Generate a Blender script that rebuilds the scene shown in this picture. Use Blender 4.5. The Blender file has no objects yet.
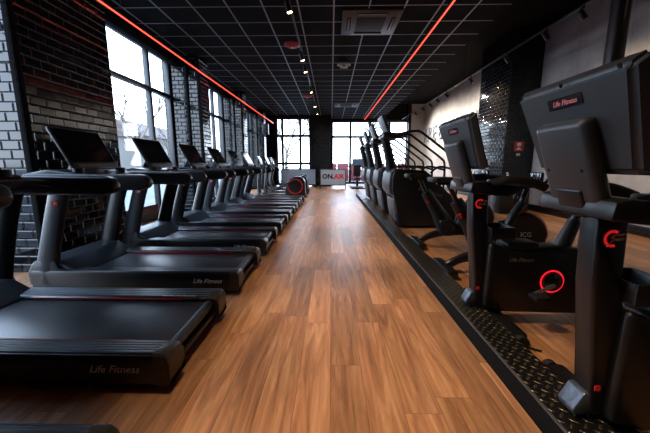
import bpy, bmesh, math, random
from mathutils import Vector, Matrix
R = math.radians
rnd = random.Random(7)
scene = bpy.context.scene
COL = scene.collection

# ------------------------------------------------------------------ materials
def new_mat(name):
    m = bpy.data.materials.new(name); m.use_nodes = True
    nt = m.node_tree; nt.nodes.clear()
    out = nt.nodes.new('ShaderNodeOutputMaterial')
    return m, nt, out
def N(nt, t, **kw):
    n = nt.nodes.new(t)
    for k, v in kw.items():
        if k in n.inputs.keys() if isinstance(k, str) else False: n.inputs[k].default_value = v
        else: setattr(n, k, v)
    return n
def math_n(nt, op, a, b=None, c=None, clamp=False):
    n = nt.nodes.new('ShaderNodeMath'); n.operation = op; n.use_clamp = clamp
    for i, v in enumerate((a, b, c)):
        if v is None: continue
        if isinstance(v, (int, float)): n.inputs[i].default_value = v
        else: nt.links.new(v, n.inputs[i])
    return n.outputs[0]
def mixc(nt, f, a, b, mode='MIX'):
    n = nt.nodes.new('ShaderNodeMix'); n.data_type = 'RGBA'; n.blend_type = mode
    for idx, v in ((0, f), (6, a), (7, b)):
        if isinstance(v, (int, float)): n.inputs[idx].default_value = v
        elif isinstance(v, tuple): n.inputs[idx].default_value = (*v, 1)
        else: nt.links.new(v, n.inputs[idx])
    return n.outputs[2]
def simple(name, col, rough=.45, metal=0., noise=.25, scale=60, bump=.0, coat=0., ior=1.5, dist=.002, spec=.5):
    """plain material with a little procedural unevenness in colour and roughness"""
    m, nt, out = new_mat(name)
    p = nt.nodes.new('ShaderNodeBsdfPrincipled')
    tc = nt.nodes.new('ShaderNodeTexCoord')
    nz = nt.nodes.new('ShaderNodeTexNoise'); nz.inputs['Scale'].default_value = scale; nz.inputs['Detail'].default_value = 4
    nt.links.new(tc.outputs['Object'], nz.inputs['Vector'])
    lo = tuple(c*(1-noise) for c in col); hi = tuple(min(1, c*(1+noise)) for c in col)
    nt.links.new(mixc(nt, nz.outputs['Fac'], lo, hi), p.inputs['Base Color'])
    mr = nt.nodes.new('ShaderNodeMapRange'); mr.inputs[3].default_value = max(.02, rough*.85); mr.inputs[4].default_value = min(1, rough*1.15)
    nt.links.new(nz.outputs['Fac'], mr.inputs[0]); nt.links.new(mr.outputs[0], p.inputs['Roughness'])
    p.inputs['Metallic'].default_value = metal; p.inputs['IOR'].default_value = ior; p.inputs['Specular IOR Level'].default_value = spec
    p.inputs['Coat Weight'].default_value = coat; p.inputs['Coat Roughness'].default_value = .08
    if bump:
        b = nt.nodes.new('ShaderNodeBump'); b.inputs['Strength'].default_value = bump; b.inputs['Distance'].default_value = dist
        nt.links.new(nz.outputs['Fac'], b.inputs['Height']); nt.links.new(b.outputs[0], p.inputs['Normal'])
    nt.links.new(p.outputs[0], out.inputs[0])
    return m
def emit(name, col, s):
    m, nt, out = new_mat(name)
    e = nt.nodes.new('ShaderNodeEmission'); e.inputs[0].default_value = (*col, 1); e.inputs[1].default_value = s
    nt.links.new(e.outputs[0], out.inputs[0]); return m

M = {}
M['plastic'] = simple('black_plastic', (.006,.0065,.0075), .36, bump=.25, scale=500, dist=.0006)
M['softplastic'] = simple('soft_black_plastic', (.008,.0085,.0095), .48, bump=.3, scale=700, dist=.0006)
M['shell'] = simple('charcoal_shell', (.028,.034,.041), .4, bump=.25, scale=600, dist=.0005)
M['gloss'] = simple('gloss_black', (.008,.008,.009), .12, coat=.5)
M['metal'] = simple('black_coated_metal', (.007,.007,.008), .32, bump=.1, scale=300, dist=.0005)
M['railtop'] = simple('side_rail_top', (.045,.05,.06), .3)
M['belt'] = simple('running_belt', (.022,.025,.03), .4, bump=.5, scale=900, dist=.0008, noise=.4)
M['rubber'] = simple('rubber', (.007,.007,.007), .7)
M['bronze'] = simple('bronze_cap', (.06,.05,.04), .33, metal=.6)
M['screen'] = simple('screen_glass', (.006,.006,.008), .1, ior=1.6)
M['bright_screen'] = emit('lit_screen', (.75,.85,1.), 1.1)
M['red'] = simple('red_plastic', (.45,.012,.015), .35)
M['redgloss'] = simple('red_reflective', (.75,.02,.03), .25)
M['silver'] = simple('brushed_silver', (.55,.56,.58), .28, metal=.9)
M['greymetal'] = simple('grey_foot_metal', (.09,.11,.14), .35, metal=.5)
M['edge'] = simple('worn_metal_edge', (.12,.12,.13), .4, metal=.6)
M['white'] = simple('white_print', (.75,.74,.72), .5)
M['gold'] = simple('pale_gold_print', (.6,.5,.38), .45)
M['dimprint'] = simple('grey_print', (.2,.175,.17), .45)
M['sideprint'] = simple('pale_grey_print', (.75,.62,.6), .45)
M['pinkprint'] = simple('pale_red_print', (.8,.22,.24), .45)
M['cloth_pad'] = simple('black_vinyl', (.008,.008,.009), .55, bump=.3, scale=250, dist=.001)
M['blue'] = simple('pale_blue_plastic', (.3,.42,.5), .3)
M['tile_black'] = simple('ceiling_panel', (.006,.0055,.0055), .85, bump=.4, scale=300, dist=.001, spec=.1)
M['grid'] = simple('grid_bar', (.3,.3,.32), .35, metal=.3)
M['deckblack'] = simple('matt_black_paint', (.006,.006,.006), .9, spec=.1)
M['frame'] = simple('window_frame_metal', (.02,.025,.03), .35)
M['red_led'] = emit('red_led', (1.,.075,.045), 3.2)
M['ring_led'] = emit('red_ring_light', (1.,.015,.03), 1.2)
M['warm'] = emit('warm_lamp', (1.,.72,.38), 30)
M['hvac'] = simple('dark_grey_grille', (.05,.046,.043), .45)
M['hvac_dark'] = simple('hvac_inner', (.008,.008,.008), .7)
M['letters'] = simple('polished_letters', (.2,.22,.25), .25, metal=.2)
M['mesh_banner'] = simple('silver_mesh_banner', (.4,.44,.48), .35, metal=.35, bump=.3, scale=200)
def banner_material():
    m, nt, out = new_mat('translucent_mesh_banner')
    d = nt.nodes.new('ShaderNodeBsdfDiffuse'); d.inputs[0].default_value = (.45,.48,.5,1)
    t = nt.nodes.new('ShaderNodeBsdfTranslucent'); t.inputs[0].default_value = (.5,.55,.6,1)
    tc = nt.nodes.new('ShaderNodeTexCoord'); v = nt.nodes.new('ShaderNodeTexNoise'); v.inputs['Scale'].default_value = 6; nt.links.new(tc.outputs['Object'], v.inputs[0])
    mr = nt.nodes.new('ShaderNodeMapRange'); mr.inputs[3].default_value = .15; mr.inputs[4].default_value = .4; nt.links.new(v.outputs[0], mr.inputs[0])
    mx = nt.nodes.new('ShaderNodeMixShader'); nt.links.new(mr.outputs[0], mx.inputs[0]); nt.links.new(d.outputs[0], mx.inputs[1]); nt.links.new(t.outputs[0], mx.inputs[2])
    nt.links.new(mx.outputs[0], out.inputs[0]); return m
M['mesh_banner'] = banner_material()
M['burgundy'] = simple('burgundy_vinyl', (.11,.03,.04), .5)
M['asphalt'] = simple('pale_asphalt', (.085,.092,.105), .9, scale=3)
M['pavement'] = simple('pale_pavement', (.11,.11,.115), .9, scale=5)
M['bark'] = simple('pale_bark', (.13,.11,.085), .9)
M['leaf'] = simple('yellow_green_twigs', (.16,.14,.07), .9)
M['facade'] = simple('cream_render', (.1,.094,.085), .9, scale=1)
M['roof'] = simple('roof_brown', (.07,.05,.045), .9)
M['redfence'] = simple('red_cladding', (.11,.006,.009), .6)
M['yellow'] = simple('beige_plastic', (.5,.4,.25), .5)

def tile_material():
    m, nt, out = new_mat('bevelled_black_tile')
    p = nt.nodes.new('ShaderNodeBsdfPrincipled')
    g = nt.nodes.new('ShaderNodeNewGeometry'); sp = nt.nodes.new('ShaderNodeSeparateXYZ'); nt.links.new(g.outputs['Position'], sp.inputs[0])
    sn = nt.nodes.new('ShaderNodeSeparateXYZ'); nt.links.new(g.outputs['True Normal'], sn.inputs[0])
    ax = math_n(nt, 'GREATER_THAN', math_n(nt, 'ABSOLUTE', sn.outputs[0]), .5)
    u = math_n(nt, 'ADD', math_n(nt, 'MULTIPLY', sp.outputs[1], ax), math_n(nt, 'MULTIPLY', sp.outputs[0], math_n(nt, 'SUBTRACT', 1., ax)))
    W, H = .2, .1
    vz = math_n(nt, 'DIVIDE', sp.outputs[2], H)
    row = math_n(nt, 'FLOOR', vz); fz = math_n(nt, 'FRACT', vz)
    off = math_n(nt, 'MULTIPLY', math_n(nt, 'FLOORED_MODULO', row, 2.), .5)
    uu = math_n(nt, 'ADD', math_n(nt, 'DIVIDE', u, W), off)
    colm = math_n(nt, 'FLOOR', uu); fu = math_n(nt, 'FRACT', uu)
    du = math_n(nt, 'MULTIPLY', math_n(nt, 'MINIMUM', fu, math_n(nt, 'SUBTRACT', 1., fu)), W)
    dz = math_n(nt, 'MULTIPLY', math_n(nt, 'MINIMUM', fz, math_n(nt, 'SUBTRACT', 1., fz)), H)
    d = math_n(nt, 'MINIMUM', du, dz)
    mr = nt.nodes.new('ShaderNodeMapRange'); mr.inputs[1].default_value = .003; mr.inputs[2].default_value = .013
    nt.links.new(d, mr.inputs[0])
    cv = nt.nodes.new('ShaderNodeCombineXYZ'); nt.links.new(row, cv.inputs[0]); nt.links.new(colm, cv.inputs[1]); nt.links.new(ax, cv.inputs[2])
    wn = nt.nodes.new('ShaderNodeTexWhiteNoise'); nt.links.new(cv.outputs[0], wn.inputs['Vector'])
    sc = nt.nodes.new('ShaderNodeSeparateColor'); nt.links.new(wn.outputs['Color'], sc.inputs[0])
    t1 = math_n(nt, 'MULTIPLY', math_n(nt, 'SUBTRACT', sc.outputs[0], .5), math_n(nt, 'MULTIPLY', fu, 1.0))
    t2 = math_n(nt, 'MULTIPLY', math_n(nt, 'SUBTRACT', sc.outputs[1], .5), math_n(nt, 'MULTIPLY', fz, .7))
    h = math_n(nt, 'ADD', math_n(nt, 'MULTIPLY', mr.outputs[0], 1.), math_n(nt, 'ADD', t1, t2))
    b = nt.nodes.new('ShaderNodeBump'); b.inputs['Strength'].default_value = 1; b.inputs['Distance'].default_value = .0042
    nt.links.new(h, b.inputs['Height']); nt.links.new(b.outputs[0], p.inputs['Normal'])
    mort = math_n(nt, 'LESS_THAN', d, .003)
    nt.links.new(mixc(nt, mort, (.006,.0065,.008), (.012,.012,.012)), p.inputs['Base Color'])
    nt.links.new(math_n(nt, 'ADD', math_n(nt, 'MULTIPLY', mort, .7), .1), p.inputs['Roughness'])
    p.inputs['IOR'].default_value = 1.46
    nt.links.new(p.outputs[0], out.inputs[0]); return m
M['tile'] = tile_material()

def wood_material():
    m, nt, out = new_mat('oak_plank_floor')
    p = nt.nodes.new('ShaderNodeBsdfPrincipled')
    tc = nt.nodes.new('ShaderNodeTexCoord'); sp = nt.nodes.new('ShaderNodeSeparateXYZ'); nt.links.new(tc.outputs['Object'], sp.inputs[0])
    W, L = .19, 1.25
    ux = math_n(nt, 'DIVIDE', sp.outputs[0], W); cx = math_n(nt, 'FLOOR', ux); fx = math_n(nt, 'FRACT', ux)
    wn0 = nt.nodes.new('ShaderNodeTexWhiteNoise'); wn0.noise_dimensions = '1D'; nt.links.new(cx, wn0.inputs['W'])
    uy = math_n(nt, 'ADD', math_n(nt, 'DIVIDE', sp.outputs[1], L), wn0.outputs['Value'])
    cy = math_n(nt, 'FLOOR', uy); fy = math_n(nt, 'FRACT', uy)
    cv = nt.nodes.new('ShaderNodeCombineXYZ'); nt.links.new(cx, cv.inputs[0]); nt.links.new(cy, cv.inputs[1])
    wn = nt.nodes.new('ShaderNodeTexWhiteNoise'); nt.links.new(cv.outputs[0], wn.inputs['Vector'])
    # grain coordinates, offset per plank
    gx = math_n(nt, 'ADD', math_n(nt, 'MULTIPLY', sp.outputs[0], 13.), math_n(nt, 'MULTIPLY', wn.outputs['Value'], 37.))
    gy = math_n(nt, 'ADD', math_n(nt, 'MULTIPLY', sp.outputs[1], 1.1), math_n(nt, 'MULTIPLY', wn.outputs['Value'], 11.))
    gv = nt.nodes.new('ShaderNodeCombineXYZ'); nt.links.new(gx, gv.inputs[0]); nt.links.new(gy, gv.inputs[1])
    n1 = nt.nodes.new('ShaderNodeTexNoise'); n1.inputs['Scale'].default_value = 1.0; n1.inputs['Detail'].default_value = 6; n1.inputs['Distortion'].default_value = 1.4
    n1.inputs['Roughness'].default_value = .62
    nt.links.new(gv.outputs[0], n1.inputs['Vector'])
    gv2 = nt.nodes.new('ShaderNodeVectorMath'); gv2.operation = 'MULTIPLY'; nt.links.new(gv.outputs[0], gv2.inputs[0]); gv2.inputs[1].default_value = (9, 1.6, 1)
    n2 = nt.nodes.new('ShaderNodeTexNoise'); n2.inputs['Scale'].default_value = 1.; n2.inputs['Detail'].default_value = 4
    nt.links.new(gv2.outputs[0], n2.inputs['Vector'])
    cr = nt.nodes.new('ShaderNodeValToRGB')
    e = cr.color_ramp.elements
    e[0].position = .25; e[0].color = (.18,.075,.036,1)
    e[1].position = .78; e[1].color = (.62,.34,.17,1)
    k = cr.color_ramp.elements.new(.5); k.color = (.4,.19,.09,1)
    nt.links.new(n1.outputs['Fac'], cr.inputs[0])
    c = mixc(nt, .22, cr.outputs[0], n2.outputs['Color'], 'OVERLAY')
    hs = nt.nodes.new('ShaderNodeHueSaturation')
    nt.links.new(c, hs.inputs['Color'])
    nt.links.new(math_n(nt, 'ADD', math_n(nt, 'MULTIPLY', wn.outputs['Value'], .6), .7), hs.inputs['Value'])
    hs.inputs['Saturation'].default_value = 1.0
    ex = math_n(nt, 'MULTIPLY', math_n(nt, 'MINIMUM', fx, math_n(nt, 'SUBTRACT', 1., fx)), W)
    ey = math_n(nt, 'MULTIPLY', math_n(nt, 'MINIMUM', fy, math_n(nt, 'SUBTRACT', 1., fy)), L)
    seam = math_n(nt, 'LESS_THAN', math_n(nt, 'MINIMUM', ex, ey), .0013)
    nt.links.new(mixc(nt, math_n(nt, 'MULTIPLY', seam, .6), hs.outputs[0], (.05,.02,.01)), p.inputs['Base Color'])
    mr = nt.nodes.new('ShaderNodeMapRange'); mr.inputs[3].default_value = .3; mr.inputs[4].default_value = .46
    nt.links.new(n1.outputs['Fac'], mr.inputs[0]); nt.links.new(mr.outputs[0], p.inputs['Roughness'])
    b = nt.nodes.new('ShaderNodeBump'); b.inputs['Strength'].default_value = .25; b.inputs['Distance'].default_value = .002
    nt.links.new(n2.outputs['Fac'], b.inputs['Height']); nt.links.new(b.outputs[0], p.inputs['Normal'])
    nt.links.new(p.outputs[0], out.inputs[0]); return m
M['wood'] = wood_material()

def concrete_material():
    m, nt, out = new_mat('concrete_wall')
    p = nt.nodes.new('ShaderNodeBsdfPrincipled')
    tc = nt.nodes.new('ShaderNodeTexCoord'); sp = nt.nodes.new('ShaderNodeSeparateXYZ'); nt.links.new(tc.outputs['Object'], sp.inputs[0])
    n1 = nt.nodes.new('ShaderNodeTexNoise'); n1.inputs['Scale'].default_value = .9; n1.inputs['Detail'].default_value = 8; n1.inputs['Roughness'].default_value = .65
    nt.links.new(tc.outputs['Object'], n1.inputs['Vector'])
    n2 = nt.nodes.new('ShaderNodeTexNoise'); n2.inputs['Scale'].default_value = 9; n2.inputs['Detail'].default_value = 5
    nt.links.new(tc.outputs['Object'], n2.inputs['Vector'])
    cr = nt.nodes.new('ShaderNodeValToRGB'); e = cr.color_ramp.elements
    e[0].position = .35; e[0].color = (.4,.375,.35,1); e[1].position = .68; e[1].color = (.62,.59,.56,1)
    nt.links.new(n1.outputs['Fac'], cr.inputs[0])
    c = mixc(nt, .25, cr.outputs[0], n2.outputs['Fac'], 'MULTIPLY')
    fy = math_n(nt, 'FRACT', math_n(nt, 'DIVIDE', sp.outputs[1], 1.25))
    seam = math_n(nt, 'LESS_THAN', fy, .006)
    nt.links.new(mixc(nt, math_n(nt, 'MULTIPLY', seam, .5), c, (.08,.08,.08)), p.inputs['Base Color'])
    p.inputs['Roughness'].default_value = .8
    b = nt.nodes.new('ShaderNodeBump'); b.inputs['Strength'].default_value = .3; b.inputs['Distance'].default_value = .01
    nt.links.new(n2.outputs['Fac'], b.inputs['Height']); nt.links.new(b.outputs[0], p.inputs['Normal'])
    nt.links.new(p.outputs[0], out.inputs[0]); return m
M['concrete'] = concrete_material()

def treadplate_material():
    """black chequer plate: raised lozenges in two alternating directions"""
    m, nt, out = new_mat('black_chequer_plate')
    p = nt.nodes.new('ShaderNodeBsdfPrincipled')
    tc = nt.nodes.new('ShaderNodeTexCoord'); sp = nt.nodes.new('ShaderNodeSeparateXYZ'); nt.links.new(tc.outputs['Object'], sp.inputs[0])
    S = .062
    u = math_n(nt, 'DIVIDE', math_n(nt, 'ADD', sp.outputs[0], sp.outputs[1]), S); v = math_n(nt, 'DIVIDE', math_n(nt, 'SUBTRACT', sp.outputs[0], sp.outputs[1]), S)
    par = math_n(nt, 'FLOORED_MODULO', math_n(nt, 'ADD', math_n(nt, 'FLOOR', u), math_n(nt, 'FLOOR', v)), 2.)
    cu = math_n(nt, 'SUBTRACT', math_n(nt, 'FRACT', u), .5); cvv = math_n(nt, 'SUBTRACT', math_n(nt, 'FRACT', v), .5)
    def ell(a, b):
        return math_n(nt, 'SQRT', math_n(nt, 'ADD', math_n(nt, 'POWER', math_n(nt, 'DIVIDE', math_n(nt, 'ABSOLUTE', a), .5), 2.), math_n(nt, 'POWER', math_n(nt, 'DIVIDE', math_n(nt, 'ABSOLUTE', b), .17), 2.)))
    e1 = ell(cu, cvv); e2 = ell(cvv, cu)
    d = math_n(nt, 'ADD', math_n(nt, 'MULTIPLY', par, e1), math_n(nt, 'MULTIPLY', math_n(nt, 'SUBTRACT', 1., par), e2))
    h = math_n(nt, 'SUBTRACT', 1., d, clamp=True)
    b = nt.nodes.new('ShaderNodeBump'); b.inputs['Strength'].default_value = 1; b.inputs['Distance'].default_value = .006
    nt.links.new(h, b.inputs['Height']); nt.links.new(b.outputs[0], p.inputs['Normal'])
    on = math_n(nt, 'GREATER_THAN', h, .08)
    nt.links.new(math_n(nt, 'MULTIPLY', on, .85), p.inputs['Metallic'])
    nt.links.new(mixc(nt, on, (.004,.004,.004), (.14,.11,.065)), p.inputs['Base Color'])  # gold lozenge colour paints warm highlights onto the black plate
    p.inputs['Roughness'].default_value = .38
    nt.links.new(p.outputs[0], out.inputs[0]); return m
M['chequer'] = treadplate_material()

def glass_material():
    m, nt, out = new_mat('window_glass')
    t = nt.nodes.new('ShaderNodeBsdfTransparent'); t.inputs[0].default_value = (.93,.96,.97,1)
    g = nt.nodes.new('ShaderNodeBsdfGlossy'); g.inputs['Roughness'].default_value = .02
    f = nt.nodes.new('ShaderNodeLayerWeight'); f.inputs[0].default_value = .5
    sch = math_n(nt, 'ADD', math_n(nt, 'MULTIPLY', math_n(nt, 'POWER', f.outputs['Facing'], 5.), .9), .04)
    mx = nt.nodes.new('ShaderNodeMixShader'); nt.links.new(sch, mx.inputs[0]); nt.links.new(t.outputs[0], mx.inputs[1]); nt.links.new(g.outputs[0], mx.inputs[2])
    nt.links.new(mx.outputs[0], out.inputs[0]); return m
M['glass'] = glass_material()

def ribbed_material():
    m, nt, out = new_mat('ribbed_side_rail')
    p = nt.nodes.new('ShaderNodeBsdfPrincipled')
    tc = nt.nodes.new('ShaderNodeTexCoord'); sp = nt.nodes.new('ShaderNodeSeparateXYZ'); nt.links.new(tc.outputs['Object'], sp.inputs[0])
    w = math_n(nt, 'SINE', math_n(nt, 'MULTIPLY', sp.outputs[1], 2*math.pi/.028))
    b = nt.nodes.new('ShaderNodeBump'); b.inputs['Strength'].default_value = .9; b.inputs['Distance'].default_value = .0022
    nt.links.new(w, b.inputs['Height']); nt.links.new(b.outputs[0], p.inputs['Normal'])
    nz = nt.nodes.new('ShaderNodeTexNoise'); nz.inputs['Scale'].default_value = 40; nt.links.new(tc.outputs['Object'], nz.inputs['Vector'])
    nt.links.new(mixc(nt, nz.outputs['Fac'], (.018,.021,.026), (.03,.034,.04)), p.inputs['Base Color'])
    p.inputs['Roughness'].default_value = .3
    nt.links.new(p.outputs[0], out.inputs[0]); return m
M['ribbed'] = ribbed_material()

# ------------------------------------------------------------------ mesh building
class MB:
    def __init__(s): s.bm = bmesh.new()
    def _merge(s, b, mat=None):
        if mat is not None: bmesh.ops.transform(b, matrix=mat, verts=b.verts)
        me = bpy.data.meshes.new('tmp'); b.to_mesh(me); b.free(); s.bm.from_mesh(me); bpy.data.meshes.remove(me)
        return s
    def box(s, x0, x1, y0, y1, z0, z1, bev=0., seg=2, mat=None):
        b = bmesh.new(); bmesh.ops.create_cube(b, size=1)
        bmesh.ops.transform(b, matrix=Matrix.Translation(((x0+x1)/2, (y0+y1)/2, (z0+z1)/2)) @ Matrix.Diagonal((x1-x0, y1-y0, z1-z0, 1)), verts=b.verts)
        if bev: bmesh.ops.bevel(b, geom=b.edges[:], offset=bev, segments=seg, affect='EDGES', profile=.5)
        return s._merge(b, mat)
    def prism(s, pts, a0, a1, axis='y', bev=0., seg=2, mat=None):
        """polygon pts extruded along axis; pts are (x,z) for 'y', (x,y) for 'z', (y,z) for 'x'"""
        b = bmesh.new()
        def P(p, a):
            return {'y': (p[0], a, p[1]), 'z': (p[0], p[1], a), 'x': (a, p[0], p[1])}[axis]
        v0 = [b.verts.new(P(p, a0)) for p in pts]; v1 = [b.verts.new(P(p, a1)) for p in pts]
        b.faces.new(v0); b.faces.new(v1[::-1]); n = len(pts)
        for i in range(n): b.faces.new((v0[i], v1[i], v1[(i+1) % n], v0[(i+1) % n]))
        bmesh.ops.recalc_face_normals(b, faces=b.faces)
        if bev: bmesh.ops.bevel(b, geom=b.edges[:], offset=bev, segments=seg, affect='EDGES', profile=.5)
        return s._merge(b, mat)
    def cyl(s, c, r, h, axis='z', n=24, bev=0., r2=None, mat=None):
        b = bmesh.new(); bmesh.ops.create_cone(b, cap_ends=True, segments=n, radius1=r, radius2=r if r2 is None else r2, depth=h)
        if bev: bmesh.ops.bevel(b, geom=[e for e in b.edges if len(e.link_faces) == 2 and any(len(f.verts) > 4 for f in e.link_faces)], offset=bev, segments=2, affect='EDGES')
        rot = {'z': Matrix(), 'x': Matrix.Rotation(R(90), 4, 'Y'), 'y': Matrix.Rotation(R(-90), 4, 'X')}[axis]
        bmesh.ops.transform(b, matrix=Matrix.Translation(c) @ rot, verts=b.verts)
        return s._merge(b, mat)
    def ring(s, c, r, t, w=None, axis='y', n=48, a0=0, a1=360, m=8, mat=None):
        """torus-like ring (tube radius t, axial half width w)"""
        w = t if w is None else w; b = bmesh.new(); full = abs(a1-a0) >= 360; rings = []
        cnt = n if full else n+1
        for i in range(cnt):
            a = R(a0 + (a1-a0)*i/n); row = []
            for j in range(m):
                q = 2*math.pi*j/m; rr = r + t*math.cos(q); y = w*math.sin(q)
                p = {'y': (rr*math.cos(a), y, rr*math.sin(a)), 'z': (rr*math.cos(a), rr*math.sin(a), y), 'x': (y, rr*math.cos(a), rr*math.sin(a))}[axis]
                row.append(b.verts.new(Vector(c)+Vector(p)))
            rings.append(row)
        for i in range(n if full else n):
            if not full and i == n: break
            A = rings[i]; B = rings[(i+1) % cnt]
            for j in range(m): b.faces.new((A[j], A[(j+1) % m], B[(j+1) % m], B[j]))
        if not full: b.faces.new(rings[0]); b.faces.new(rings[-1][::-1])
        bmesh.ops.recalc_face_normals(b, faces=b.faces)
        return s._merge(b, mat)
    def tube(s, path, r, n=12, smooth=0, rs=None, flat=1., up=None):
        """swept tube; r may be per-point list; flat squashes the second axis"""
        P = [Vector(p) for p in path]; Rr = rs if rs else [r]*len(P)
        if smooth:
            Q, RR = [], []
            for i in range(len(P)-1):
                p0 = P[max(0, i-1)]; p1 = P[i]; p2 = P[i+1]; p3 = P[min(len(P)-1, i+2)]
                for k in range(smooth):
                    t = k/smooth
                    Q.append(.5*((2*p1)+(-p0+p2)*t+(2*p0-5*p1+4*p2-p3)*t*t+(-p0+3*p1-3*p2+p3)*t**3)); RR.append(Rr[i]*(1-t)+Rr[i+1]*t)
            Q.append(P[-1]); RR.append(Rr[-1]); P, Rr = Q, RR
        b = bmesh.new(); rows = []
        t0 = (P[1]-P[0]).normalized()
        ref = Vector(up) if up else (Vector((0, 0, 1)) if abs(t0.z) < .9 else Vector((0, 1, 0)))
        u = (ref - t0*ref.dot(t0)).normalized()
        for i, p in enumerate(P):
            t = (P[min(i+1, len(P)-1)]-P[max(i-1, 0)]).normalized()
            u = (u - t*u.dot(t)).normalized(); v = t.cross(u)
            rows.append([b.verts.new(p + u*Rr[i]*math.cos(2*math.pi*j/n) + v*Rr[i]*flat*math.sin(2*math.pi*j/n)) for j in range(n)])
        for A, B in zip(rows, rows[1:]):
            for j in range(n): b.faces.new((A[j], A[(j+1) % n], B[(j+1) % n], B[j]))
        b.faces.new(rows[0][::-1]); b.faces.new(rows[-1])
        bmesh.ops.recalc_face_normals(b, faces=b.faces)
        return s._merge(b)
    def lathe(s, prof, c=(0, 0, 0), axis='z', n=32):
        b = bmesh.new(); rows = []
        for r, h in prof:
            row = []
            for j in range(n):
                a = 2*math.pi*j/n
                p = {'z': (r*math.cos(a), r*math.sin(a), h), 'y': (r*math.cos(a), h, r*math.sin(a)), 'x': (h, r*math.cos(a), r*math.sin(a))}[axis]
                row.append(b.verts.new(Vector(c)+Vector(p)))
            rows.append(row)
        for A, B in zip(rows, rows[1:]):
            for j in range(n): b.faces.new((A[j], A[(j+1) % n], B[(j+1) % n], B[j]))
        b.faces.new(rows[0][::-1]); b.faces.new(rows[-1])
        bmesh.ops.recalc_face_normals(b, faces=b.faces)
        return s._merge(b)
    def loft(s, rings):
        b = bmesh.new(); rows = [[b.verts.new(p) for p in r] for r in rings]; n = len(rows[0])
        for A, B in zip(rows, rows[1:]):
            for j in range(n): b.faces.new((A[j], A[(j+1) % n], B[(j+1) % n], B[j]))
        b.faces.new(rows[0][::-1]); b.faces.new(rows[-1])
        bmesh.ops.recalc_face_normals(b, faces=b.faces)
        return s._merge(b)
    def text(s, body, size, mat, extrude=.001, shear=0., offset=0., align='CENTER'):
        cu = bpy.data.curves.new('txt', 'FONT'); cu.body = body; cu.size = size; cu.extrude = extrude; cu.shear = shear; cu.offset = offset
        cu.align_x = align; cu.align_y = 'CENTER'; cu.resolution_u = 2
        o = bpy.data.objects.new('txt', cu); COL.objects.link(o)
        dg = bpy.context.evaluated_depsgraph_get(); dg.update()
        me = bpy.data.meshes.new_from_object(o.evaluated_get(dg)); bpy.data.objects.remove(o); bpy.data.curves.remove(cu)
        b = bmesh.new(); b.from_mesh(me); bpy.data.meshes.remove(me)
        return s._merge(b, mat)
    def build(s, name, mat, parent=None, angle=35):
        me = bpy.data.meshes.new(name)
        bmesh.ops.remove_doubles(s.bm, verts=s.bm.verts, dist=1e-5)
        s.bm.to_mesh(me); s.bm.free(); me.materials.append(M[mat] if isinstance(mat, str) else mat)
        for p in me.polygons: p.use_smooth = True
        me.set_sharp_from_angle(angle=R(angle))
        o = bpy.data.objects.new(name, me); COL.objects.link(o)
        if parent is not None: o.parent = parent
        return o
def frame_mat(origin, xdir, ydir):
    x = Vector(xdir).normalized(); y = Vector(ydir); y = (y - x*y.dot(x)).normalized(); z = x.cross(y)
    m = Matrix((x, y, z)).transposed().to_4x4(); m.translation = Vector(origin); return m
def thing(name, label, cat, loc=(0, 0, 0), rz=0, group=None):
    o = bpy.data.objects.new(name, None); COL.objects.link(o); o.location = loc; o.rotation_euler = (0, 0, rz)
    o.empty_display_size = .1; return tag(o, label, cat, group)
def tag(o, label, cat, group=None):
    o['label'] = label; o['category'] = cat
    if group: o['group'] = group
    return o
def struct(o, label=None):
    o['kind'] = 'structure'
    if label: o['label'] = label
    return o
def kids(o): return [c for c in bpy.data.objects if c.parent == o]
def copy_tree(o, parent=None):
    c = o.copy(); COL.objects.link(c); c.parent = parent
    for ch in kids(o): copy_tree(ch, c)
    return c
def dup(o, loc, label, rz=None):
    c = copy_tree(o); c.location = loc; c['label'] = label
    if rz is not None: c.rotation_euler = (0, 0, rz)
    return c
ORD = ['first', 'second', 'third', 'fourth', 'fifth', 'sixth', 'seventh', 'eighth']

# ------------------------------------------------------------------ room
CZ = 3.88; RZ = 4.7
Y0 = -4.0; XL = -3.95; XR = 5.5
struct(MB().box(XL-.3, XR+.3, Y0-.2, 19.3, -.12, 0).build('floor', 'wood'), 'wood plank floor')
c = struct(MB().box(XL-.3, 3.0, Y0-.2, 19.3, CZ, CZ+.06).box(2.94, 3.0, Y0, 19, CZ, RZ).build('ceiling', 'tile_black'), 'black suspended tile ceiling')
g = MB()
x = .04 - .6*6
while x < 3.0:
    g.box(x-.012, x+.012, Y0, 19, CZ-.006, CZ+.002); x += .6
y = 5.14 - .6*15
while y < 19:
    g.box(XL, 3.0, y-.009, y+.009, CZ-.005, CZ+.002); y += .6
g.build('grid_bars', 'grid', c)
struct(MB().box(3.0, XR+.3, Y0-.2, 19.3, RZ, RZ+.1).build('ceiling', 'deckblack'), 'high matt black ceiling')
struct(MB().box(XR, XR+.2, Y0, 19.2, 0, RZ).build('wall_right', 'concrete'), 'raw grey concrete wall')
struct(MB().box(XL-.3, XR+.2, Y0-.2, Y0, 0, RZ).build('wall_near', 'deckblack'), 'black rear wall')
# tiled column standing against the right wall
struct(MB().box(4.7, XR, 8.7, 10.4, 0, RZ).build('wall_column', 'tile'), 'black tiled pier against the concrete wall')
# baseboard with punched pattern
bb = MB().box(XR-.05, XR, Y0, 8.7, 0, .17, .006).box(XR-.05, XR, 10.4, 19, 0, .17, .006)
yy = Y0+.1
while yy < 8.6:
    bb.box(XR-.058, XR-.05, yy, yy+.05, .03, .07).box(XR-.058, XR-.05, yy+.05, yy+.1, .1, .14); yy += .12
struct(bb.build('baseboard_right', 'metal'), 'black cable skirting')

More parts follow.
